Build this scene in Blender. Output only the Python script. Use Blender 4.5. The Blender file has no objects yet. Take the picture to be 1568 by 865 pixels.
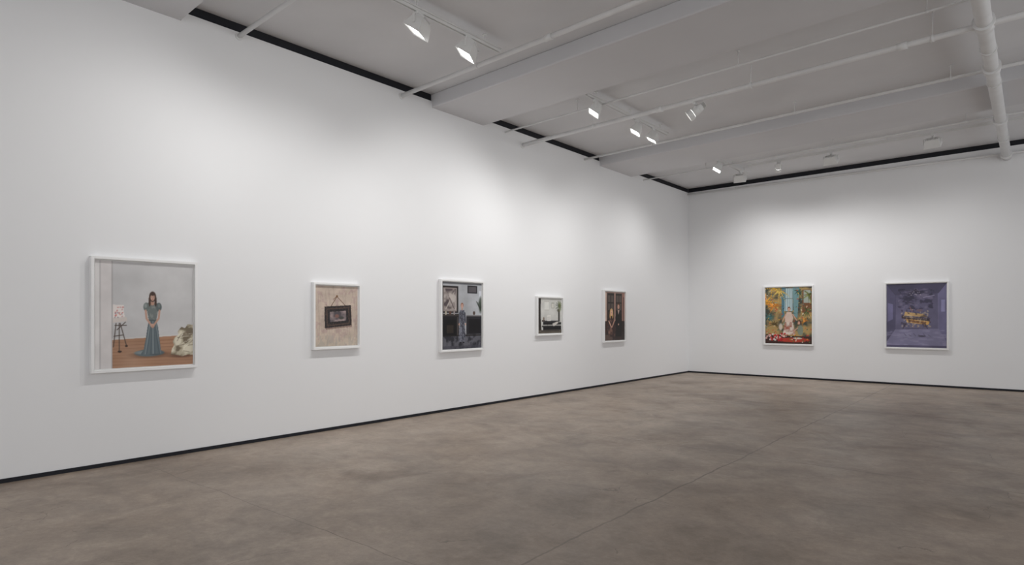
import bpy, bmesh, math, numpy as np
from mathutils import Vector, Matrix, Euler
scene = bpy.context.scene
scene.view_settings.view_transform = 'Standard'
scene.view_settings.look = 'None'
scene.view_settings.exposure = 0.0
scene.view_settings.gamma = 1.0
np.random.seed(7)
WX, FY, SL = -7.17, 16.18, 0.014      # left wall x, far wall y, ceiling slope
SK = 0.05                             # structure skew: y shift per metre of x
RX, BY = 5.0, -6.0
def zc(x): return 4.93 + SL*(x-WX)
def sky(x): return -SK*(x-WX)

# ---------------------------------------------------------------- materials
def new_mat(name):
    m = bpy.data.materials.new(name); m.use_nodes = True
    return m, m.node_tree, m.node_tree.nodes['Principled BSDF']
def paint_mat(name, col, rough=0.6, var=0.03, scale=3.0, bump=0.0, bscale=60, spec=0.3, metallic=0):
    m, nt, b = new_mat(name)
    tc = nt.nodes.new('ShaderNodeTexCoord')
    n = nt.nodes.new('ShaderNodeTexNoise'); n.inputs['Scale'].default_value = scale; n.inputs['Detail'].default_value = 4
    nt.links.new(tc.outputs['Object'], n.inputs['Vector'])
    r = nt.nodes.new('ShaderNodeValToRGB')
    r.color_ramp.elements[0].position = 0.3; r.color_ramp.elements[1].position = 0.7
    r.color_ramp.elements[0].color = tuple(max(0, c*(1-var)) for c in col)+(1,)
    r.color_ramp.elements[1].color = tuple(min(1, c*(1+var)) for c in col)+(1,)
    nt.links.new(n.outputs['Fac'], r.inputs['Fac']); nt.links.new(r.outputs['Color'], b.inputs['Base Color'])
    b.inputs['Roughness'].default_value = rough; b.inputs['Specular IOR Level'].default_value = spec
    b.inputs['Metallic'].default_value = metallic
    if bump:
        n2 = nt.nodes.new('ShaderNodeTexNoise'); n2.inputs['Scale'].default_value = bscale
        nt.links.new(tc.outputs['Object'], n2.inputs['Vector'])
        bp = nt.nodes.new('ShaderNodeBump'); bp.inputs['Strength'].default_value = bump; bp.inputs['Distance'].default_value = 0.01
        nt.links.new(n2.outputs['Fac'], bp.inputs['Height']); nt.links.new(bp.outputs['Normal'], b.inputs['Normal'])
    return m
M_wall = paint_mat('wall_paint', (0.83,0.835,0.845), 0.7, 0.006, 0.6, 0.02, 90, 0.2)
M_ceil = paint_mat('ceiling_paint', (0.70,0.70,0.715), 0.7, 0.05, 0.8, 0.25, 6, 0.2)
M_beam = paint_mat('beam_paint', (0.66,0.66,0.68), 0.65, 0.04, 0.7, 0.25, 4, 0.2)
M_pipe = paint_mat('pipe_paint', (0.76,0.76,0.76), 0.45, 0.04, 5, 0.05, 40)
M_black = paint_mat('black_reveal', (0.012,0.013,0.018), 0.6, 0.1, 5)
M_frame = paint_mat('frame_white_lacquer', (0.85,0.85,0.85), 0.4, 0.01, 8)
M_mat = paint_mat('mat_board', (0.80,0.80,0.79), 0.8, 0.01, 20)
M_fix = paint_mat('fixture_white', (0.76,0.76,0.75), 0.4, 0.02, 10)
M_fixin = paint_mat('fixture_reflector', (0.6,0.6,0.6), 0.3, 0.02, 10, metallic=0.6)
def emis(name, s, c=(1,0.99,0.96)):
    m, nt, b = new_mat(name)
    b.inputs['Base Color'].default_value = (1,1,1,1)
    b.inputs['Emission Color'].default_value = c+(1,)
    b.inputs['Emission Strength'].default_value = s
    return m
M_lens = emis('lit_lens', 14.0)
M_lens_dim = emis('dim_lens', 0.5)  # lens with a faint added glow; its fixtures still carry a shining spot

def floor_mat():
    m, nt, b = new_mat('polished_concrete'); L = nt.links.new; N = nt.nodes.new
    tc = N('ShaderNodeTexCoord')
    def noise(scale, detail=6, rough=0.6, dist=0.0):
        n = N('ShaderNodeTexNoise'); n.inputs['Scale'].default_value = scale; n.inputs['Detail'].default_value = detail
        n.inputs['Roughness'].default_value = rough; n.inputs['Distortion'].default_value = dist
        L(tc.outputs['Object'], n.inputs['Vector']); return n.outputs['Fac']
    def ramp(fac, stops):
        r = N('ShaderNodeValToRGB'); cr = r.color_ramp
        while len(cr.elements) < len(stops): cr.elements.new(0.5)
        for e, (p, c) in zip(cr.elements, stops): e.position = p; e.color = tuple(c)+(1,)
        L(fac, r.inputs['Fac']); return r.outputs['Color']
    def mul(a, c, f=1.0, mode='MULTIPLY'):
        x = N('ShaderNodeMix'); x.data_type='RGBA'; x.blend_type = mode; x.inputs[0].default_value = f
        L(a, x.inputs[6]); L(c, x.inputs[7]); return x.outputs[2]
    def math_(op, a, bb):
        x = N('ShaderNodeMath'); x.operation = op
        for i, v in enumerate((a, bb)):
            if isinstance(v, (int, float)): x.inputs[i].default_value = v
            else: L(v, x.inputs[i])
        return x.outputs[0]
    base = ramp(noise(0.4, 8, 0.60, 0.5), [(0.30, (0.255,0.196,0.150)), (0.5, (0.318,0.254,0.202)), (0.72, (0.385,0.320,0.264))])
    g = lambda v: (v,v,v)
    base = mul(base, ramp(noise(1.3, 8, 0.68, 0.4), [(0.32, g(0.70)), (0.52, g(1.0)), (0.72, g(1.16))]))
    base = mul(base, ramp(noise(5, 8, 0.72), [(0.3, g(0.80)), (0.7, g(1.12))]))
    base = mul(base, ramp(noise(24, 6, 0.7), [(0.3, g(0.88)), (0.7, g(1.09))]))
    base = mul(base, ramp(noise(90, 3, 0.7), [(0.3, g(0.93)), (0.7, g(1.06))]))
    base = mul(base, ramp(noise(0.8, 5, 0.6, 1.0), [(0.30, (0.70,0.67,0.64)), (0.42, g(1.0))]))
    base = mul(base, ramp(noise(2.3, 5, 0.6, 0.8), [(0.58, g(1.0)), (0.70, (1.16,1.17,1.18))]))
    sep = N('ShaderNodeSeparateXYZ'); L(tc.outputs['Object'], sep.inputs[0])
    wob = math_('MULTIPLY', math_('SUBTRACT', noise(1.4, 5), 0.5), 0.12)
    acc = None
    brk = noise(1.1, 3)
    for ax, pos, w in (('X',-2.4,0.009),('X',2.2,0.006),('Y',2.6,0.004),('Y',6.9,0.009),('Y',11.3,0.011),('X',-6.6,0.003)):
        d = math_('ABSOLUTE', math_('ADD', math_('SUBTRACT', sep.outputs[ax], pos), wob), 0)
        s = math_('LESS_THAN', d, w)
        acc = s if acc is None else math_('MAXIMUM', acc, s)
    v = N('ShaderNodeTexVoronoi'); v.feature = 'DISTANCE_TO_EDGE'; v.inputs['Scale'].default_value = 0.33
    mp = N('ShaderNodeVectorMath'); mp.operation='ADD'
    nv = N('ShaderNodeTexNoise'); nv.inputs['Scale'].default_value = 1.3; nv.inputs['Detail'].default_value = 6
    L(tc.outputs['Object'], nv.inputs['Vector'])
    L(tc.outputs['Object'], mp.inputs[0]); L(nv.outputs['Color'], mp.inputs[1]); L(mp.outputs[0], v.inputs['Vector'])
    crack = math_('MULTIPLY', math_('LESS_THAN', v.outputs['Distance'], 0.0014), math_('GREATER_THAN', brk, 0.52))
    acc = math_('MAXIMUM', math_('MULTIPLY', acc, math_('MULTIPLY', brk, 1.1)), math_('MULTIPLY', crack, 0.5))
    x = N('ShaderNodeMix'); x.data_type='RGBA'; L(acc, x.inputs[0]); L(base, x.inputs[6]); x.inputs[7].default_value = (0.10,0.08,0.065,1)
    L(x.outputs[2], b.inputs['Base Color'])
    rr = N('ShaderNodeMapRange'); rr.inputs['To Min'].default_value = 0.30; rr.inputs['To Max'].default_value = 0.58
    L(noise(1.2, 5), rr.inputs['Value']); L(rr.outputs[0], b.inputs['Roughness'])
    b.inputs['Specular IOR Level'].default_value = 0.4
    bp = N('ShaderNodeBump'); bp.inputs['Strength'].default_value = 0.10; bp.inputs['Distance'].default_value = 0.004
    L(noise(30, 5), bp.inputs['Height']); L(bp.outputs['Normal'], b.inputs['Normal'])
    return m
M_floor = floor_mat()

# ---------------------------------------------------------------- mesh helpers
def link(o, parent=None):
    scene.collection.objects.link(o)
    if parent is not None: o.parent = parent
    return o
def bm_obj(name, bm, mats, parent=None, smooth=False):
    bmesh.ops.recalc_face_normals(bm, faces=bm.faces[:])
    me = bpy.data.meshes.new(name); bm.to_mesh(me); bm.free()
    for m in mats: me.materials.append(m)
    if smooth:
        for p in me.polygons: p.use_smooth = True
    return link(bpy.data.objects.new(name, me), parent)
def add_hexa(bm, pts, mi=0):
    vs = [bm.verts.new(p) for p in pts]
    for f in ((0,3,2,1),(4,5,6,7),(0,1,5,4),(1,2,6,5),(2,3,7,6),(3,0,4,7)):
        bm.faces.new([vs[i] for i in f]).material_index = mi
def add_box(bm, x0,x1,y0,y1,z0,z1, mi=0):
    add_hexa(bm, [(x0,y0,z0),(x1,y0,z0),(x1,y1,z0),(x0,y1,z0),(x0,y0,z1),(x1,y0,z1),(x1,y1,z1),(x0,y1,z1)], mi)
def add_cyl(bm, a, b, r, r2=None, seg=16, mi=0):
    a, b = Vector(a), Vector(b); r2 = r if r2 is None else r2
    d = (b-a).normalized(); q = d.to_track_quat('Z','Y')
    R = []
    for p, rad in ((a,r),(b,r2)):
        R.append([bm.verts.new(p + q @ Vector((rad*math.cos(2*math.pi*i/seg), rad*math.sin(2*math.pi*i/seg), 0))) for i in range(seg)])
    for i in range(seg):
        f = bm.faces.new((R[0][i],R[0][(i+1)%seg],R[1][(i+1)%seg],R[1][i])); f.material_index = mi; f.smooth = True
    for ring in R: bm.faces.new(ring).material_index = mi
def extrude_poly(bm, pts, off, mi=0):
    a = [bm.verts.new(p) for p in pts]; b = [bm.verts.new(Vector(p)+Vector(off)) for p in pts]
    bm.faces.new(a).material_index = mi; bm.faces.new(b[::-1]).material_index = mi
    n = len(a)
    for i in range(n): bm.faces.new((a[i],a[(i+1)%n],b[(i+1)%n],b[i])).material_index = mi
def bevel(o, w, seg=2):
    m = o.modifiers.new('bevel','BEVEL'); m.width = w; m.segments = seg; m.limit_method = 'ANGLE'
    return o

# ---------------------------------------------------------------- room shell (right and back walls left out to let world light in)
bm = bmesh.new(); add_box(bm, WX-0.3, RX+0.3, BY-0.3, FY+0.3, -0.2, 0); bm_obj('floor', bm, [M_floor])
bm = bmesh.new()
x0, x1 = WX-0.3, RX+0.3
add_hexa(bm, [(x0,BY-0.3,zc(x0)),(x1,BY-0.3,zc(x1)),(x1,FY+0.3,zc(x1)),(x0,FY+0.3,zc(x0)),
              (x0,BY-0.3,5.7),(x1,BY-0.3,5.7),(x1,FY+0.3,5.7),(x0,FY+0.3,5.7)])
bm_obj('ceiling', bm, [M_ceil])
beams = [(-3.3,-2.0),(1.75,3.05),(6.78,7.97),(11.68,13.06)]
TOP, BB = 4.82, 4.72
pts = [(WX,BY,0.0),(WX,FY+0.12,0.0),(WX,FY+0.12,TOP)]
for a, b in reversed(beams):
    pts += [(WX,b,TOP),(WX,b,BB),(WX,a,BB),(WX,a,TOP)]
pts += [(WX,BY,TOP)]
bm = bmesh.new(); extrude_poly(bm, pts, (-0.12,0,0)); bm_obj('wall_left', bm, [M_wall])
bm = bmesh.new()
extrude_poly(bm, [(WX,FY,0),(RX,FY,0),(RX,FY,zc(RX)-0.10),(WX,FY,TOP)], (0,0.12,0)); bm_obj('wall_far', bm, [M_wall])
bm = bmesh.new()
edges = [BY]+[v for ab in beams for v in ab]+[FY+0.1]
for i in range(0, len(edges), 2):
    add_box(bm, WX-0.10, WX-0.02, edges[i], edges[i+1], TOP, zc(WX-0.1))
bm_obj('gap_shade_1', bm, [M_black])  # black fill painted in as the shade of the left wall-top gap
bm = bmesh.new()
add_hexa(bm, [(WX,FY+0.02,TOP),(RX,FY+0.02,zc(RX)-0.10),(RX,FY+0.1,zc(RX)-0.10),(WX,FY+0.1,TOP),
              (WX,FY+0.02,zc(WX)),(RX,FY+0.02,zc(RX)),(RX,FY+0.1,zc(RX)),(WX,FY+0.1,zc(WX))])
bm_obj('gap_shade_2', bm, [M_black])  # same black fill, standing for the dark gap over the far wall
bm = bmesh.new(); add_box(bm, WX, WX+0.012, BY, FY-0.012, 0, 0.038); bm_obj('baseboard_left', bm, [M_black])
bm = bmesh.new(); add_box(bm, WX, RX, FY-0.012, FY, 0, 0.040); bm_obj('baseboard_far', bm, [M_black])
for a, b in beams:
    bm = bmesh.new()
    xa, xb = WX-0.12, RX
    za, zb = BB+SL*(xa-WX), BB+SL*(xb-WX); ya, yb = sky(xa), sky(xb)
    add_hexa(bm, [(xa,a+ya,za),(xb,a+yb,zb),(xb,b+yb,zb),(xa,b+ya,za),(xa,a+ya,zc(xa)),(xb,a+yb,zc(xb)),(xb,b+yb,zc(xb)),(xa,b+ya,zc(xa))])
    bevel(bm_obj('ceiling_beam', bm, [M_beam]), 0.015)

# ---------------------------------------------------------------- pipes
def pipe_x(name, y, z0, r, hang=True, xs=(-5.6,-3.0,-0.9,2.0), x_end=RX, flange=True):
    bm = bmesh.new()
    P = lambda x, dz=0: Vector((x, y+sky(x), z0+SL*(x-WX)+dz))
    add_cyl(bm, P(WX+0.003), P(x_end), r)
    if flange:
        add_cyl(bm, P(WX+0.003), P(WX+0.015), r*1.7)
        for x in (-4.4, -1.2, 1.9): add_cyl(bm, P(x-0.05), P(x+0.05), r*1.3)
    if hang:
        for x in xs:
            inb = any(a-0.02 < y < b+0.02 for a,b in beams)
            top = (BB+SL*(x-WX)) if inb else zc(x)
            p = P(x)
            add_cyl(bm, p, (p.x,p.y,top), 0.006, seg=8)
            add_cyl(bm, P(x-0.015), P(x+0.015), r*1.25)
            add_cyl(bm, (p.x,p.y,top-0.015), (p.x,p.y,top), 0.025, seg=12)
    return bm_obj(name, bm, [M_pipe])
pipe_x('sprinkler_pipe', 3.70, 4.77, 0.026)
pipe_x('sprinkler_pipe', 6.17, 4.74, 0.030)
pipe_x('electrical_conduit', 8.53, 4.735, 0.014, flange=False)
pipe_x('sprinkler_pipe', 9.02, 4.61, 0.034)
pipe_x('electrical_conduit', 11.08, 4.745, 0.022, flange=False)
pipe_x('electrical_conduit', 13.64, 4.74, 0.014, flange=False)
bm = bmesh.new(); add_cyl(bm, (WX+0.003,FY-0.06,4.765), (RX,FY-0.06,4.765), 0.024)
for x in (-5.9,-3.7,-1.6,0.4,2.6,4.6):
    add_box(bm, x-0.02, x+0.02, FY-0.09, FY, 4.755, 4.80)
bm_obj('wall_pipe', bm, [M_pipe])
bm = bmesh.new(); px = -0.42; ZD = 4.712
add_cyl(bm, (px,BY,ZD), (px,FY-0.003,ZD), 0.078, seg=28)
for y in (5.2, 8.68, 10.3, 13.1, 15.95):
    add_cyl(bm, (px,y-0.10,ZD), (px,y+0.10,ZD), 0.092, seg=28)
    add_cyl(bm, (px,y-0.11,ZD), (px,y-0.08,ZD), 0.105, seg=28)
for y in (9.5, 10.9, 14.4):
    add_cyl(bm, (px,y-0.02,ZD), (px,y+0.02,ZD), 0.088, seg=28)
    add_cyl(bm, (px,y,ZD), (px,y,zc(px)), 0.01, seg=8)
bm_obj('drain_pipe', bm, [M_pipe])

# ---------------------------------------------------------------- tracks and fixtures
def track(name, p, q):
    p, q = Vector(p), Vector(q); bm = bmesh.new(); d = (q-p).normalized()
    s = Vector((-d.y, d.x, 0)).normalized(); up = d.cross(s)*-1
    if up.z < 0: up = -up
    def bar(o1, o2, h1, h2):
        c = []
        for h in (h1,h2):
            for e, o in ((p,o1),(p,o2),(q,o2),(q,o1)): c.append(e+s*o+up*h)
        add_hexa(bm, c)
    bar(-0.02, 0.02, 0.012, 0.03); bar(-0.02,-0.012,-0.012,0.012); bar(0.012,0.02,-0.012,0.012)
    bar(-0.034,-0.026,0.02,0.032)
    n = 3
    for i in range(n):
        c = p.lerp(q, (i+0.25)/(n-0.5))
        add_cyl(bm, c+Vector((0,0,0.02)), (c.x,c.y,zc(c.x)), 0.006, seg=8)
        add_cyl(bm, (c.x,c.y,zc(c.x)-0.012), (c.x,c.y,zc(c.x)), 0.03, seg=12)
    return bm_obj(name, bm, [M_fix])

def fixture(pos, aim, kind='flood', power=100, bright_lens=True, angle=128, drop=0.16, scale=1.0, beam=None):
    pos = Vector(pos); aim = Vector(aim).normalized()
    e = bpy.data.objects.new('track_light', None); e.empty_display_size = 0.1; e.location = pos; link(e)
    bm = bmesh.new(); s = scale
    add_box(bm, -0.018,0.018,-0.05,0.05,-0.035,0.0)
    add_cyl(bm, (0,0,-0.03),(0,0,-0.075),0.012)
    yaw = math.atan2(aim.y, aim.x) + math.pi/2
    R = Matrix.Rotation(yaw, 4, 'Z')
    hw = (0.135 if kind=='flood' else 0.062)*s
    def rb(x0,x1,y0,y1,z0,z1):
        pts = [(x0,y0,z0),(x1,y0,z0),(x1,y1,z0),(x0,y1,z0),(x0,y0,z1),(x1,y0,z1),(x1,y1,z1),(x0,y1,z1)]
        add_hexa(bm, [R @ Vector(p) for p in pts])
    rb(-hw-0.008,hw+0.008,-0.014,0.014,-0.080,-0.072)
    rb(-hw-0.010,-hw-0.003,-0.014,0.014,-drop-0.01,-0.072)
    rb(hw+0.003,hw+0.010,-0.014,0.014,-drop-0.01,-0.072)
    bm_obj('yoke_mount', bm, [M_fix], e)
    bm = bmesh.new()
    zl = -aim; xl = Vector((-aim.y, aim.x, 0)).normalized() if abs(aim.z) < 0.999 else Vector((0,1,0)); yl = zl.cross(xl)
    H = Matrix((xl, yl, zl)).transposed().to_4x4()
    if kind == 'flood':
        loops = [(0.100,0.050,0.085),(0.118,0.062,0.05),(0.132,0.092,-0.045),(0.134,0.095,-0.062),(0.126,0.087,-0.062),(0.116,0.078,-0.048)]
        rings = []
        for (a,b,z) in loops:
            a*=s; b*=s; z*=s
            rings.append([bm.verts.new(p) for p in ((-a,-b,z),(a,-b,z),(a,b,z),(-a,b,z))])
        for k in range(len(rings)-1):
            for i in range(4):
                f = bm.faces.new((rings[k][i],rings[k][(i+1)%4],rings[k+1][(i+1)%4],rings[k+1][i]))
                f.material_index = 1 if k == 4 else 0
        bm.faces.new(rings[0]).material_index = 0
        bm.faces.new(rings[-1]).material_index = 2
        for i in range(-3,4): add_box(bm, (i*0.026-0.003)*s,(i*0.026+0.003)*s,-0.045*s,0.045*s,0.08*s,0.105*s)
    else:
        add_cyl(bm, (0,0,0.10*s),(0,0,0.05*s),0.040*s,0.055*s,seg=24)
        add_cyl(bm, (0,0,0.05*s),(0,0,-0.03*s),0.055*s,0.055*s,seg=24)
        prof = [(0.055,-0.03),(0.068,-0.05),(0.070,-0.095),(0.064,-0.095),(0.058,-0.08)]
        seg = 24; rings = []
        for r,z in prof:
            rings.append([bm.verts.new((r*s*math.cos(2*math.pi*i/seg), r*s*math.sin(2*math.pi*i/seg), z*s)) for i in range(seg)])
        for k in range(len(rings)-1):
            for i in range(seg):
                f = bm.faces.new((rings[k][i],rings[k][(i+1)%seg],rings[k+1][(i+1)%seg],rings[k+1][i])); f.smooth = True
                f.material_index = 1 if k == 3 else 0
        bm.faces.new(rings[-1]).material_index = 2
        for k in range(3): add_cyl(bm, (0,0,(0.105+0.014*k)*s),(0,0,(0.111+0.014*k)*s),0.038*s,seg=20)
        add_cyl(bm, (0,0,0.1*s),(0,0,0.14*s),0.02*s)
    h = bm_obj('head', bm, [M_fix, M_fixin, M_lens if bright_lens else M_lens_dim], e)
    h.matrix_local = Matrix.Translation((0,0,-drop)) @ H
    bevel(h, 0.004, 2)
    if power > 0:
        ld = bpy.data.lights.new('lamp','SPOT'); ld.energy = power; ld.spot_size = math.radians(angle); ld.spot_blend = 1.0
        ld.shadow_soft_size = 0.06; ld.color = (1.0,0.985,0.965)
        lo = link(bpy.data.objects.new('lamp', ld), e)
        bd = Vector(beam).normalized() if beam else aim     # beam set apart from the head's aim, to even the wall light
        lo.rotation_euler = bd.to_track_quat('-Z','Y').to_euler()
        lo.location = Vector((0,0,-drop))+aim*(0.075 if kind=='flood' else 0.11)*s
    return e
TX = -5.2
def tz(x): return 4.81+SL*(x-WX)
track('light_track', (TX,3.3,tz(TX)), (TX,6.08,tz(TX)))
track('light_track', (TX,8.09,tz(TX)), (TX,10.8,tz(TX)))
track('light_track', (TX,13.15,tz(TX)), (TX,15.0,tz(TX)))
Y2 = 14.2
y2 = lambda x: Y2-0.05*(x+4.27)
track('light_track', (-4.9,y2(-4.9),tz(-4.9)), (0.5,y2(0.5),tz(0.5)))
z = tz(TX)-0.012
P = 118
fixture((TX,3.45,z), (-0.62,-0.45,-0.80), power=P*0.75, beam=(-0.40,-0.30,-0.88))
fixture((TX,4.72,z), (-0.50,-0.25,-0.85), power=P*0.85, beam=(-0.34,-0.20,-0.92), scale=1.1)
fixture((TX,5.50,z), (-0.46,-0.28,-0.85), power=P*0.95, beam=(-0.34,0.42,-0.86), scale=1.1)
fixture((TX,8.35,z), (-0.50,-0.32,-0.85), power=P*1.05, beam=(-0.34,-0.45,-0.86))
fixture((TX,9.66,z), (-0.50,-0.25,-0.85), power=P*0.85, beam=(-0.34,-0.12,-0.92))
fixture((TX,10.25,z), (-0.46,-0.15,-0.85), power=P*0.9, beam=(-0.34,0.40,-0.88))
fixture((-3.82,8.86,4.62), (-0.75,-0.25,-0.55), kind='spot', power=P*0.6, angle=80, drop=0.13, scale=1.2, beam=(-0.75,-0.1,-0.6))
fixture((TX,13.25,z), (-0.50,-0.25,-0.85), power=P*0.95, beam=(-0.34,-0.1,-0.92))
fixture((TX,14.55,z), (-0.1,0.6,-0.8), power=P*0.5, bright_lens=False, beam=(0.0,0.36,-0.92))
def zt2(x): return tz(x)-0.012
fixture((-4.25,y2(-4.25),zt2(-4.25)), (-0.3,0.6,-0.8), kind='spot', power=P*0.85, angle=120, drop=0.13, beam=(0,0.36,-0.92))
fixture((-3.20,y2(-3.2),zt2(-3.2)), (0.05,0.6,-0.8), power=P*0.95, bright_lens=False, beam=(0,0.36,-0.92))
fixture((-1.45,y2(-1.45),zt2(-1.45)), (0.05,0.6,-0.8), power=P*0.6, bright_lens=False, beam=(0,0.36,-0.92))

# ---------------------------------------------------------------- painted prints
class Canvas:
    def __init__(s, nx, ny, col):
        s.nx, s.ny = nx, ny
        s.U, s.V = np.meshgrid((np.arange(nx)+0.5)/nx, (np.arange(ny)+0.5)/ny)
        s.c = np.zeros((ny,nx,3)); s.c[:] = col
        s.px = 1.0/nx; s.asp = ny/nx
    def mix(s, m, col, a=1.0):
        m = np.clip(m,0,1)[...,None]*a
        s.c = s.c*(1-m)+np.array(col,float)*m
    def rect(s,u0,v0,u1,v1,col,a=1.0):
        s.mix(((s.U>=u0)&(s.U<=u1)&(s.V>=v0)&(s.V<=v1)).astype(float),col,a)
    def ell(s,u,v,ru,rv,col,a=1.0,ang=0,soft=0.15):
        du, dv = (s.U-u), (s.V-v)*s.asp
        c_, s_ = math.cos(ang), math.sin(ang)
        x = (du*c_+dv*s_)/ru; y = (-du*s_+dv*c_)/(rv*s.asp)
        s.mix((1-np.sqrt(x*x+y*y))/soft+0.5, col, a)
    def poly(s,pts,col,a=1.0):
        ins = np.zeros(s.U.shape,bool); n=len(pts)
        for i in range(n):
            (x1,y1),(x2,y2) = pts[i],pts[(i+1)%n]
            if y1==y2: continue
            c = ((y1>s.V)!=(y2>s.V))&(s.U<(x2-x1)*(s.V-y1)/(y2-y1)+x1); ins ^= c
        s.mix(ins.astype(float),col,a)
        return ins
    def line(s,u0,v0,u1,v1,w,col,a=1.0):
        ax, ay, bx, by = u0, v0*s.asp, u1, v1*s.asp
        X, Y = s.U, s.V*s.asp; dx, dy = bx-ax, by-ay
        t = np.clip(((X-ax)*dx+(Y-ay)*dy)/(dx*dx+dy*dy+1e-9),0,1)
        d = np.hypot(X-ax-t*dx, Y-ay-t*dy)
        s.mix((w-d)/s.px+0.5, col, a)
    def noise(s,fx,fy=None,oct=3):
        fy = fy or int(fx*s.asp); out = np.zeros(s.U.shape); amp=1; tot=0
        for o in range(oct):
            gx, gy = max(2,int(fx*2**o)), max(2,int(fy*2**o)); g = np.random.rand(gy+2,gx+2)
            x = s.U*gx; y = s.V*gy; xi = x.astype(int); yi = y.astype(int); fx_ = x-xi; fy_ = y-yi
            fx_ = fx_*fx_*(3-2*fx_); fy_ = fy_*fy_*(3-2*fy_)
            out += amp*((g[yi,xi]*(1-fx_)+g[yi,xi+1]*fx_)*(1-fy_)+(g[yi+1,xi]*(1-fx_)+g[yi+1,xi+1]*fx_)*fy_)
            tot += amp; amp*=0.5
        return out/tot
    def photo(s, sat=1.0, tone=0.10, r=1):
        """soften edges, add photographic tonal variation, adjust saturation"""
        c = s.c
        for _ in range(r):
            p = np.pad(c,((1,1),(1,1),(0,0)),'edge')
            c = (p[:-2,1:-1]+p[2:,1:-1]+p[1:-1,:-2]+p[1:-1,2:]+4*p[1:-1,1:-1])/8
        n = s.noise(5,6,4)-0.5
        c = c*(1+tone*2*n[...,None])
        L = c.mean(-1,keepdims=True); c = L+(c-L)*sat
        s.c = c; return s

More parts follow.
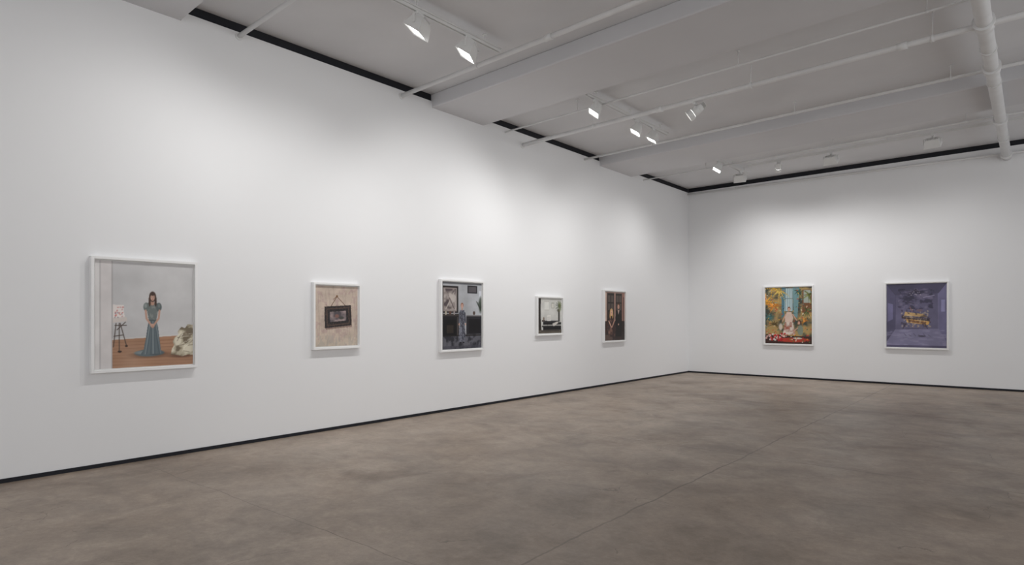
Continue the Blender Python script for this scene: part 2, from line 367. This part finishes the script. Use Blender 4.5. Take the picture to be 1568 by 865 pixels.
def art_girl():
    k = Canvas(230,250,(190,189,190))
    k.mix(k.U*0.8+(1-k.V)*0.3,(206,205,205),0.8)
    k.mix(np.clip((k.V-0.45)*2,0,1),(184,182,182),0.5)
    k.rect(0,0,0.165,1,(214,209,208)); k.rect(0.045,0,0.055,1,(190,186,186)); k.rect(0.155,0,0.168,1,(176,172,172)); k.rect(0.0,0,0.045,1,(222,219,218))
    fl = k.poly([(0.165,0.735),(1,0.70),(1,1),(0.165,1)],(160,116,86))
    w = k.noise(3,60,2); k.mix(fl*w,(188,144,112),0.6)
    for i in range(9): k.line(0.168,0.76+i*0.03,1,0.74+i*0.035,0.0018,(106,72,52),0.6)
    k.mix(fl*np.clip((k.V-0.9)*6,0,1),(182,142,116),0.5)
    k.mix(fl*np.exp(-((k.U-0.35)/0.12)**2)*np.clip((k.V-0.72)*8,0,1),(196,162,138),0.35)
    k.line(0.165,0.728,1,0.694,0.006,(206,203,200))
    for a,b in (((0.20,0.58),(0.175,0.80)),((0.24,0.58),(0.30,0.79)),((0.19,0.60),(0.30,0.60)),((0.18,0.70),(0.27,0.69)),((0.23,0.58),(0.23,0.84)),((0.21,0.64),(0.29,0.57))):
        k.line(*a,*b,0.004,(72,58,50))
    k.poly([(0.168,0.405),(0.275,0.41),(0.275,0.475),(0.285,0.52),(0.168,0.53)],(226,218,214))
    k.poly([(0.168,0.53),(0.30,0.52),(0.31,0.56),(0.168,0.575)],(206,196,190))
    for q in range(20):
        u,v = 0.18+np.random.rand()*0.09, 0.425+np.random.rand()*0.10
        k.ell(u,v,0.010,0.006,[(196,104,100),(196,150,150),(150,140,150),(206,130,120)][q%4],0.75,ang=q)
    k.ell(0.235,0.845,0.02,0.010,(60,40,30)); k.ell(0.30,0.795,0.014,0.010,(60,40,30))
    # heap of crumpled cream fabric
    k.ell(0.87,0.905,0.13,0.022,(80,52,38),0.6,soft=0.8)
    pts=[(0.755,0.895),(0.765,0.84),(0.79,0.80),(0.775,0.765),(0.80,0.72),(0.84,0.70),(0.83,0.665),(0.87,0.62),(0.91,0.635),(0.94,0.595),(1,0.60),(1,0.905),(0.94,0.90),(0.88,0.915),(0.82,0.90)]
    h = k.poly(pts,(182,172,148))
    n1 = k.noise(12,12,3); k.mix(h*(n1-0.52)*10,(220,212,190),0.9); k.mix(h*(0.47-n1)*10,(104,90,70),0.85)
    st = np.random.RandomState(3)
    for i in range(26):
        u, v = 0.78+st.rand()*0.22, 0.62+st.rand()*0.27; a = -1.2+st.rand()*1.6
        tmp = k.c.copy(); k.line(u,v,u+0.07*math.cos(a),v+0.06*math.sin(a),0.003,(96,82,64) if i%2 else (232,226,208),0.7)
        k.c = np.where(h[...,None], k.c, tmp)
    k.ell(0.55,0.885,0.19,0.03,(98,68,52),0.6,soft=0.7)
    k.ell(0.53,0.868,0.150,0.034,(96,108,112)); k.ell(0.47,0.862,0.09,0.016,(138,150,152),0.8,soft=0.5); k.ell(0.60,0.872,0.08,0.02,(76,88,94),soft=0.5)
    sk = k.poly([(0.525,0.555),(0.60,0.555),(0.62,0.62),(0.632,0.72),(0.65,0.85),(0.67,0.88),(0.44,0.88),(0.47,0.84),(0.495,0.72),(0.51,0.62)],(100,112,117))
    for i in range(8):
        u0 = 0.527+i*0.010; u1 = 0.455+i*0.028+0.01*math.sin(i*2.3)
        cen = u0+(u1-u0)*np.clip((k.V-0.56)/0.31,0,1)**1.2
        k.mix(sk*np.exp(-((k.U-cen)/0.006)**2),(154,164,166) if i%3==1 else (68,80,88),0.6)
    k.mix(sk*np.clip((k.U-0.58)*12,0,1),(66,78,86),0.5)
    k.poly([(0.515,0.385),(0.61,0.385),(0.625,0.43),(0.60,0.56),(0.525,0.56),(0.50,0.43)],(108,116,114))
    k.mix(((k.U>0.5)&(k.U<0.62)&(k.V>0.39)&(k.V<0.56)&(k.noise(50,40,2)>0.55)),(150,154,146),0.5)
    k.ell(0.498,0.425,0.030,0.042,(102,112,110)); k.ell(0.628,0.425,0.030,0.042,(88,98,98)); k.ell(0.492,0.412,0.014,0.022,(146,154,150),0.8,soft=0.5); k.ell(0.63,0.412,0.012,0.018,(120,130,128),0.7,soft=0.5)
    k.line(0.53,0.553,0.598,0.553,0.005,(70,80,82))
    k.ell(0.562,0.388,0.020,0.022,(182,140,120))
    k.ell(0.563,0.325,0.036,0.050,(66,42,32)); k.ell(0.533,0.37,0.012,0.050,(72,46,34)); k.ell(0.594,0.37,0.012,0.050,(62,40,30))
    k.ell(0.563,0.332,0.022,0.034,(196,154,134)); k.ell(0.553,0.330,0.008,0.024,(212,174,154),0.6,soft=0.6); k.ell(0.563,0.303,0.026,0.012,(68,44,34))
    for du in (-0.009,0.009): k.ell(0.563+du,0.331,0.004,0.0022,(70,50,44)); k.line(0.563+du-0.004,0.324,0.563+du+0.004,0.324,0.001,(90,64,52),0.8)
    k.ell(0.563,0.341,0.003,0.006,(172,128,110)); k.ell(0.563,0.352,0.007,0.0025,(164,96,88))
    for a in ((0.492,0.458,0.500,0.535),(0.500,0.535,0.548,0.60),(0.635,0.458,0.626,0.535),(0.626,0.535,0.576,0.60)): k.line(*a,0.010,(190,148,128))
    k.ell(0.562,0.605,0.022,0.018,(200,158,138))
    for i in range(4): k.line(0.553+i*0.006,0.605,0.556+i*0.006,0.626,0.0025,(182,138,118))
    return k.photo(0.93,0.06)
def art_hanging():
    k = Canvas(150,200,(186,168,152))
    n = k.noise(5,20,4); k.mix(n,(208,190,174),0.9); k.mix((k.noise(40,8,2)>0.6),(160,138,126),0.25)
    k.mix((k.noise(12,16,3)>0.62),(172,140,140),0.4); k.mix(np.clip((k.V-0.75)*3,0,1),(196,184,162),0.6)
    k.mix(((k.V>0.82)&(k.noise(25,10,2)>0.5)),(168,160,150),0.5)
    k.line(0.50,0.175,0.34,0.36,0.006,(92,62,44)); k.line(0.50,0.175,0.72,0.34,0.006,(92,62,44)); k.ell(0.50,0.17,0.022,0.018,(120,78,40))
    k.line(0.5,0.17,0.42,0.22,0.005,(120,80,50))
    k.poly([(0.22,0.36),(0.83,0.325),(0.86,0.68),(0.24,0.725)],(110,84,74),0.6)
    k.poly([(0.21,0.345),(0.83,0.315),(0.85,0.655),(0.22,0.70)],(34,26,25))
    k.poly([(0.25,0.375),(0.79,0.345),(0.81,0.63),(0.26,0.67)],(74,54,46)); k.poly([(0.28,0.395),(0.765,0.37),(0.78,0.61),(0.29,0.645)],(30,24,24))
    k.mix(((k.U>0.2)&(k.U<0.86)&(k.V>0.31)&(k.V<0.7)&(k.noise(60,60,1)>0.72)),(120,92,76),0.4)
    p = k.poly([(0.33,0.43),(0.71,0.41),(0.72,0.575),(0.335,0.60)],(124,110,112))
    nn = k.noise(8,10,3); k.mix(p*(nn-0.5)*8,(172,150,146),0.8); k.mix(p*(0.46-nn)*8,(66,60,66),0.8)
    k.ell(0.50,0.50,0.05,0.03,(126,88,80),soft=0.6); k.ell(0.60,0.53,0.06,0.025,(66,66,62),soft=0.6)
    return k.photo(0.9,0.08)
def art_parlour():
    k = Canvas(170,220,(168,170,174))
    k.mix(np.clip((k.U-0.55)*3,0,1),(182,186,192),0.7)
    k.rect(0,0,1,0.03,(120,122,126))
    k.rect(0,0.51,0.42,0.79,(24,22,26)); k.rect(0.0,0.475,0.48,0.515,(46,40,40)); k.rect(0.02,0.487,0.42,0.492,(130,120,112))
    k.rect(0.06,0.56,0.34,0.79,(10,10,12)); k.rect(0.12,0.64,0.28,0.76,(50,42,36)); k.rect(0.37,0.52,0.40,0.8,(74,66,64))
    k.rect(0.60,0.50,1,0.79,(40,38,44)); k.rect(0.66,0.55,0.96,0.77,(20,18,22)); k.rect(0.60,0.49,1,0.51,(120,118,120))
    k.rect(0.0,0.06,0.40,0.46,(38,32,32)); k.rect(0.035,0.085,0.365,0.435,(146,136,132))
    n = k.noise(7,9,3); m = ((k.U>0.05)&(k.U<0.35)&(k.V>0.1)&(k.V<0.42)); k.mix(m*(n-0.5)*8,(196,188,182),0.8); k.mix(m*(0.46-n)*8,(66,56,60),0.8)
    k.line(0.1,0.4,0.3,0.15,0.012,(186,176,170),0.8); k.line(0.3,0.4,0.16,0.2,0.010,(84,70,72),0.8); k.ell(0.2,0.2,0.04,0.035,(190,180,174),0.8)
    k.rect(0.63,0.04,0.88,0.16,(40,38,42)); k.rect(0.66,0.06,0.85,0.14,(88,84,88)); k.rect(0.93,0.12,1,0.40,(206,210,218))
    k.ell(0.97,0.33,0.05,0.12,(66,74,64),0.8,soft=0.5)
    for i in range(7): k.line(0.97,0.42,0.86+0.03*i,0.28+0.01*(i%3),0.006,(48,58,46))
    k.ell(0.10,0.46,0.02,0.03,(190,180,160)); k.ell(0.2,0.455,0.03,0.025,(90,60,50)); k.ell(0.30,0.46,0.02,0.03,(160,150,150)); k.ell(0.8,0.46,0.03,0.03,(80,64,56))
    f = k.poly([(0,0.80),(1,0.78),(1,1),(0,1)],(70,70,78)); nn = k.noise(16,14,3)
    k.mix(f*(nn>0.55),(104,104,112),0.7); k.mix(f*(nn<0.44),(38,38,46),0.8); k.rect(0,0.79,1,0.81,(34,30,30))
    k.mix(f*(k.V>0.95),(66,66,76),0.6)
    b = k.poly([(0.44,0.42),(0.55,0.42),(0.575,0.50),(0.555,0.62),(0.585,0.80),(0.57,0.90),(0.42,0.90),(0.41,0.80),(0.435,0.62),(0.42,0.50)],(92,94,106))
    nb = k.noise(40,50,2); k.mix(b*(nb>0.55),(136,138,150),0.6); k.mix(b*(nb<0.4),(54,54,64),0.6)
    k.line(0.50,0.45,0.50,0.9,0.005,(50,50,60)); k.mix(b*np.clip((k.U-0.5)*10,0,1),(50,50,60),0.4)
    k.line(0.428,0.46,0.42,0.60,0.014,(96,98,110)); k.line(0.565,0.46,0.58,0.60,0.014,(66,68,80))
    k.ell(0.42,0.63,0.014,0.018,(190,148,130)); k.ell(0.58,0.63,0.014,0.018,(190,148,130))
    k.ell(0.495,0.40,0.018,0.02,(180,138,122)); k.ell(0.495,0.345,0.036,0.040,(150,100,78)); k.ell(0.495,0.356,0.026,0.031,(206,166,150))
    for du in (-0.011,0.011): k.ell(0.495+du,0.353,0.004,0.003,(80,60,56))
    k.ell(0.495,0.373,0.008,0.003,(164,94,90)); k.ell(0.46,0.905,0.025,0.010,(24,22,26)); k.ell(0.53,0.905,0.025,0.010,(24,22,26))
    k.rect(0,0,0.03,1,(24,24,28))
    return k.photo(0.95,0.12)
def art_piano():
    k = Canvas(130,110,(190,190,186))
    k.mix(1-k.V,(210,210,204),0.8)
    k.rect(0.0,0.0,0.05,1,(30,28,28)); k.poly([(0,0),(0.13,0),(0.12,0.5),(0.16,1),(0,1)],(42,36,32))
    k.rect(0.28,0.08,0.46,0.34,(216,216,210)); k.rect(0.28,0.08,0.46,0.09,(150,142,130)); k.rect(0.28,0.33,0.46,0.34,(150,142,130))
    k.rect(0.56,0.12,0.68,0.28,(164,164,154)); k.rect(0.58,0.15,0.66,0.26,(212,210,202))
    k.rect(0.22,0.68,0.98,0.90,(16,16,18)); k.rect(0.18,0.75,0.98,0.78,(186,184,178)); k.rect(0.18,0.78,0.98,0.82,(20,20,22)); k.rect(0.22,0.64,0.86,0.69,(40,40,42))
    for i in range(24): k.rect(0.21+i*0.031,0.75,0.218+i*0.031,0.77,(18,18,20))
    k.rect(0,0.90,1,1,(92,84,74)); k.rect(0.15,0.92,0.9,0.94,(40,36,34))
    k.poly([(0.38,0.48),(0.54,0.47),(0.55,0.64),(0.39,0.65)],(222,220,214)); k.line(0.4,0.54,0.53,0.53,0.003,(130,130,130)); k.line(0.4,0.59,0.53,0.58,0.003,(130,130,130))
    k.poly([(0.60,0.72),(0.82,0.66),(0.86,0.70),(0.66,0.80)],(206,202,194))
    k.rect(0.85,0.30,0.92,0.66,(70,68,64)); k.ell(0.87,0.35,0.05,0.05,(92,84,74))
    for i in range(20):
        a = -2.9+i*0.24; k.line(0.88,0.20,0.88+0.14*math.cos(a),0.22+0.22*math.sin(a)*(-1 if i%2 else 1)*0.7,0.006,(64+i*2,74+i*2,56))
    k.ell(0.25,0.58,0.025,0.05,(120,100,84)); k.rect(0.17,0.62,0.30,0.66,(70,60,54))
    return k.photo(0.9,0.08)
def art_couple():
    k = Canvas(140,180,(164,132,122))
    k.rect(0,0,0.10,0.6,(206,188,176)); k.rect(0.14,0.03,0.48,0.62,(30,24,24)); k.rect(0.54,0.03,0.86,0.62,(34,26,25))
    for u in (0.18,0.33,0.58,0.72):
        for v in (0.07,0.24,0.41): k.rect(u,v,u+0.11,v+0.14,(84,74,70) if v<0.3 else (54,46,44))
    k.rect(0.48,0,0.54,0.66,(176,142,130)); k.rect(0.86,0,1,0.7,(150,112,100)); k.rect(0.92,0.1,0.96,0.6,(70,50,46))
    k.rect(0,0.60,1,1,(34,24,24)); n = k.noise(8,10,3); k.mix((k.V>0.6)*(n-0.5)*8,(90,46,38),0.5); k.mix((k.V>0.84)*1.0,(46,38,38),0.7)
    k.rect(0.02,0.88,0.4,1,(110,90,80),0.7)
    # standing figure in black
    k.poly([(0.58,0.38),(0.78,0.38),(0.86,0.52),(0.84,0.92),(0.56,0.92),(0.53,0.52)],(16,14,18)); k.ell(0.69,0.29,0.062,0.062,(84,54,40)); k.ell(0.685,0.305,0.044,0.048,(208,164,144))
    k.poly([(0.65,0.37),(0.73,0.37),(0.69,0.47)],(206,180,166)); k.line(0.83,0.54,0.70,0.66,0.022,(28,24,28)); k.ell(0.69,0.67,0.025,0.02,(206,162,142))
    # seated figure
    b = k.poly([(0.26,0.50),(0.43,0.50),(0.49,0.62),(0.57,0.74),(0.52,0.92),(0.22,0.92),(0.14,0.76),(0.20,0.60)],(54,38,38)); nn=k.noise(9,12,3); k.mix(b*(nn-0.52)*6,(156,118,102),0.7)
    k.ell(0.345,0.42,0.078,0.078,(204,166,112)); k.ell(0.35,0.43,0.047,0.052,(218,174,154)); k.ell(0.282,0.49,0.026,0.06,(196,156,102)); k.ell(0.408,0.49,0.026,0.06,(190,150,98))
    k.line(0.22,0.60,0.34,0.72,0.020,(206,162,142)); k.line(0.48,0.60,0.38,0.72,0.020,(196,152,134))
    for cu,cv in ((0.35,0.425),(0.685,0.30)):
        for du in (-0.016,0.016): k.ell(cu+du,cv,0.006,0.004,(76,54,48))
        k.ell(cu,cv+0.027,0.012,0.004,(164,84,80))
    return k.photo(1.0,0.10)
def art_jungle():
    k = Canvas(180,225,(140,122,86))
    n = k.noise(6,8,4); k.mix((n-0.48)*8,(192,160,100),0.7); k.mix((0.46-n)*8,(52,62,60),0.8)
    k.rect(0.42,0.02,0.60,0.42,(184,204,208)); k.poly([(0.36,0.0),(0.44,0.0),(0.42,0.5),(0.36,0.55)],(84,124,138)); k.poly([(0.60,0),(0.74,0),(0.70,0.55),(0.62,0.5)],(116,152,156))
    for i in range(4): k.line(0.45+i*0.045,0.02,0.45+i*0.045,0.42,0.005,(86,112,118))
    k.line(0.42,0.2,0.6,0.2,0.006,(100,120,120)); k.rect(0.80,0.05,1,0.45,(120,80,54)); k.rect(0.83,0.06,0.97,0.28,(166,174,164))
    def leaf(cx,cy,a,L_,w,c):
        for t in np.linspace(0,1,9):
            k.ell(cx+L_*t*math.cos(a),cy+L_*0.8*(t*math.sin(a)+0.35*t*t),w*(1-t)*1.0+0.004,w*0.8*(1-t)+0.003,c,0.9)
    for cx,cy,col,L0 in ((0.94,0.14,(124,130,70),0.22),(0.90,0.42,(96,104,62),0.18),(0.06,0.54,(70,110,110),0.20),(0.20,0.66,(126,104,60),0.14),(0.72,0.08,(70,104,90),0.13),(0.02,0.26,(232,160,56),0.36),(0.14,0.00,(244,192,66),0.44),(0.32,0.06,(246,208,106),0.32),(0.20,0.32,(236,146,56),0.22),(0.84,0.60,(220,150,70),0.14)):
        for i in range(12):
            a = np.random.rand()*6.28; c = np.clip(np.array(col)*(0.65+0.5*np.random.rand()),0,248)
            leaf(cx,cy,a,L0*(0.6+0.4*np.random.rand()),0.016,c)
    for i in range(200):
        u,v = np.random.rand(), np.random.rand()*0.82
        if 0.42<u<0.62 and v<0.38: continue
        k.ell(u,v,0.018*np.random.rand()+0.006,0.007,[(86,112,90),(238,186,80),(170,160,110),(206,96,56),(232,220,200),(34,42,44),(120,156,166),(196,60,50)][i%8],0.85,ang=np.random.rand()*3)
    k.poly([(0.47,0.44),(0.57,0.44),(0.61,0.54),(0.58,0.66),(0.44,0.66),(0.43,0.54)],(218,194,180)); k.ell(0.52,0.385,0.034,0.040,(130,78,52)); k.ell(0.52,0.396,0.024,0.030,(218,176,154))
    for du in (-0.010,0.010): k.ell(0.52+du,0.393,0.004,0.0025,(70,50,44))
    k.ell(0.52,0.411,0.008,0.0025,(176,80,76))
    k.line(0.45,0.48,0.38,0.60,0.012,(208,166,144)); k.line(0.60,0.48,0.68,0.58,0.012,(208,166,144))
    sk = k.poly([(0.44,0.62),(0.60,0.62),(0.66,0.84),(0.38,0.84)],(190,160,148)); ns=k.noise(16,18,3)
    k.mix(sk*(ns-0.5)*8,(232,222,210),0.8); k.mix(sk*(0.46-ns)*8,(160,80,62),0.8)
    k.ell(0.74,0.62,0.036,0.04,(88,54,40)); k.ell(0.73,0.63,0.024,0.030,(206,160,138)); k.ell(0.76,0.76,0.06,0.09,(130,140,124)); k.line(0.70,0.72,0.62,0.78,0.012,(204,160,138))
    k.ell(0.34,0.70,0.04,0.06,(222,208,196),0.9,soft=0.5)
    k.poly([(0,0.84),(1,0.87),(1,1),(0,1)],(66,44,40)); k.ell(0.62,0.93,0.34,0.04,(176,66,50)); k.ell(0.70,0.90,0.10,0.016,(206,196,186))
    for i in range(40):
        u = 0.02+np.random.rand()*0.42; v = 0.82+np.random.rand()*0.13; c = [(226,218,214),(190,40,46),(230,184,174),(206,60,58)][i%4]
        k.ell(u,v,0.022,0.017,c); k.ell(u+0.004,v+0.003,0.010,0.008,tuple(x*0.75 for x in c))
    for i in range(30): k.ell(0.45+np.random.rand()*0.5,0.84+np.random.rand()*0.13,0.014,0.010,[(220,140,56),(90,120,60),(196,50,46),(60,50,46),(226,212,196)][i%5])
    k.rect(0,0.975,1,1,(60,44,40),0.7)
    return k.photo(1.0,0.08)
def art_upside():
    k = Canvas(180,225,(92,88,118))
    n = k.noise(3,4,4); k.mix(n,(116,110,144),0.8); k.mix(np.clip(0.55-k.V,0,1)*1.4,(60,56,80),0.8)
    k.poly([(0,0),(1,0),(0.86,0.16),(0.16,0.18)],(72,68,94)); k.poly([(0,0),(0.16,0.18),(0.15,0.72),(0,0.92)],(84,80,110)); k.poly([(1,0),(0.86,0.16),(0.87,0.70),(1,0.9)],(106,102,138))
    k.line(0,0,0.16,0.18,0.003,(56,52,74)); k.line(1,0,0.86,0.16,0.003,(56,52,74)); k.line(0.16,0.18,0.15,0.72,0.003,(72,68,96)); k.line(0.86,0.16,0.87,0.70,0.003,(126,122,156))
    m = (k.U>0.2)&(k.U<0.8)&(k.V>0.08)&(k.V<0.4); nn = k.noise(12,22,3); k.mix(m*(nn-0.56)*10,(126,116,142),0.5); k.mix(m*(0.42-nn)*10,(40,36,56),0.6)
    for i in range(9):
        u = 0.40+0.022*i; k.line(0.50,0.09,u,0.15+0.025*math.sin(i*1.7),0.004,(40,34,50)); k.ell(u,0.155+0.025*math.sin(i*1.7),0.007,0.006,(200,190,206))
    k.line(0.25,0.14,0.7,0.09,0.004,(110,100,130)); k.line(0.62,0.22,0.80,0.19,0.006,(150,142,170)); k.line(0.28,0.28,0.46,0.31,0.006,(52,46,66))
    k.rect(0.91,0.26,0.97,0.44,(150,148,194),0.8); k.poly([(0.02,0.30),(0.11,0.32),(0.11,0.56),(0.02,0.60)],(112,108,148))
    k.poly([(0.32,0.44),(0.64,0.48),(0.70,0.53),(0.30,0.50)],(196,160,104)); k.poly([(0.26,0.50),(0.72,0.55),(0.73,0.585),(0.26,0.545)],(66,50,56)); k.poly([(0.32,0.55),(0.74,0.59),(0.70,0.645),(0.36,0.61)],(216,164,84))
    k.poly([(0.38,0.567),(0.68,0.598),(0.66,0.63),(0.39,0.602)],(130,88,58))
    for i in range(20): k.line(0.29+i*0.020,0.508+i*0.0022,0.292+i*0.020,0.522+i*0.0022,0.003,(214,200,180))
    m = (k.U>0.25)&(k.U<0.75)&(k.V>0.40)&(k.V<0.68); nn = k.noise(26,30,2); k.mix(m*(nn>0.68),(214,190,150),0.5); k.mix(m*(nn<0.34),(60,50,66),0.6)
    k.line(0.40,0.37,0.44,0.43,0.008,(136,96,96)); k.ell(0.56,0.42,0.05,0.016,(120,96,104),soft=0.5); k.line(0.34,0.61,0.28,0.71,0.005,(70,54,60)); k.line(0.66,0.64,0.70,0.72,0.005,(70,54,60))
    for i in range(5): k.line(0.40+0.06*i,0.64,0.41+0.06*i,0.69+0.01*(i%2),0.004,(130,108,96))
    k.ell(0.50,0.72,0.22,0.02,(66,60,86),0.7,soft=0.8)
    k.poly([(0,0.92),(0.15,0.72),(0.87,0.70),(1,0.9),(1,1),(0,1)],(122,118,150)); m = ((k.V>0.72)*(k.noise(6,30,3)-0.5)*8); k.mix(m,(148,144,176),0.5)
    for i in range(6): k.line(0.3+0.08*i,0.78+0.02*(i%2),0.34+0.08*i,0.82,0.004,(76,70,96),0.8)
    k.ell(0.6,0.82,0.06,0.012,(66,62,82),soft=0.6); k.rect(0,0.965,1,1,(72,66,96),0.8)
    return k.photo(0.88,0.12)

def print_mat(name):
    m, nt, b = new_mat(name)
    a = nt.nodes.new('ShaderNodeAttribute'); a.attribute_name = 'paint'
    nt.links.new(a.outputs['Color'], b.inputs['Base Color'])
    b.inputs['Roughness'].default_value = 0.3; b.inputs['Specular IOR Level'].default_value = 0.35
    return m
M_print = print_mat('photographic_print')

def picture(loc, rotz, w, h, canvas, face=0.027, depth=0.06, rec=0.032, border=0.012):
    e = bpy.data.objects.new('framed_photograph', None); e.empty_display_size = 0.2
    e.location = loc; e.rotation_euler = (0,0,rotz); link(e)
    bm = bmesh.new(); W, H = w/2, h/2
    prof = [(0,0.0),(0,-depth),(face,-depth),(face,-(depth-rec)),(face,0.0)]
    rings = []
    for ins, y in prof:
        a, b = W-ins, H-ins
        rings.append([bm.verts.new(p) for p in ((-a,y,-b),(a,y,-b),(a,y,b),(-a,y,b))])
    for k in range(len(rings)):
        r0, r1 = rings[k], rings[(k+1)%len(rings)]
        for i in range(4): bm.faces.new((r0[i],r0[(i+1)%4],r1[(i+1)%4],r1[i]))
    bevel(bm_obj('frame', bm, [M_frame], e), 0.002)
    bm = bmesh.new(); yb = -(depth-rec)
    add_box(bm, -W+face, W-face, yb+0.0, yb+0.006, -H+face, H-face)
    bm_obj('mat_board', bm, [M_mat], e)
    pw, ph = W-face-border, H-face-border
    nx, ny = canvas.nx, canvas.ny
    us = np.linspace(-pw, pw, nx); vs = np.linspace(ph, -ph, ny)
    X, Z = np.meshgrid(us, vs)
    co = np.zeros((ny*nx,3)); co[:,0] = X.ravel(); co[:,1] = yb-0.003; co[:,2] = Z.ravel()
    idx = np.arange(nx*ny).reshape(ny,nx)
    q = np.stack([idx[1:,:-1],idx[1:,1:],idx[:-1,1:],idx[:-1,:-1]],-1).reshape(-1,4)
    me = bpy.data.meshes.new('print'); me.vertices.add(nx*ny); me.vertices.foreach_set('co', co.ravel())
    me.loops.add(q.size); me.loops.foreach_set('vertex_index', q.ravel().astype(np.int32))
    me.polygons.add(len(q)); me.polygons.foreach_set('loop_start', np.arange(0,q.size,4,dtype=np.int32))
    me.update(calc_edges=True)
    c = np.clip(canvas.c,0,255)/255.0
    c = np.where(c<=0.04045, c/12.92, ((c+0.055)/1.055)**2.4)
    col = np.ones((ny*nx,4)); col[:,:3] = c.reshape(-1,3)
    at = me.color_attributes.new('paint','FLOAT_COLOR','POINT'); at.data.foreach_set('color', col.ravel().astype(np.float32))
    me.materials.append(M_print)
    link(bpy.data.objects.new('print', me), e)
    return e
q = math.pi/2
def left_pic(y0,y1,z0,z1,cv): return picture((WX,(y0+y1)/2,(z0+z1)/2), q, y1-y0, z1-z0, cv)
def far_pic(x0,x1,z0,z1,cv): return picture(((x0+x1)/2,FY,(z0+z1)/2), 0, x1-x0, z1-z0, cv)
left_pic(2.18,3.20,0.94,2.095, art_girl())
left_pic(4.66,5.40,1.07,1.94, art_hanging())
left_pic(6.92,7.92,0.94,2.085, art_parlour())
left_pic(9.40,10.25,1.14,1.88, art_piano())
left_pic(11.77,12.73,0.935,2.075, art_couple())
far_pic(-5.18,-4.03,0.80,2.245, art_jungle())
far_pic(-2.56,-1.38,0.79,2.25, art_upside())

# ---------------------------------------------------------------- world + camera
w = bpy.data.worlds.new('world'); scene.world = w; w.use_nodes = True
w.node_tree.nodes['Background'].inputs[0].default_value = (0.975,0.985,1,1); w.node_tree.nodes['Background'].inputs[1].default_value = 1.17
cd = bpy.data.cameras.new('camera'); cam = link(bpy.data.objects.new('camera', cd))
cd.sensor_width = 36; cd.lens = 972/1568*36; cd.shift_y = 52/1568
cam.location = (0,0,1.5); cam.rotation_euler = (math.radians(90),0,math.radians(39.42))
scene.camera = cam
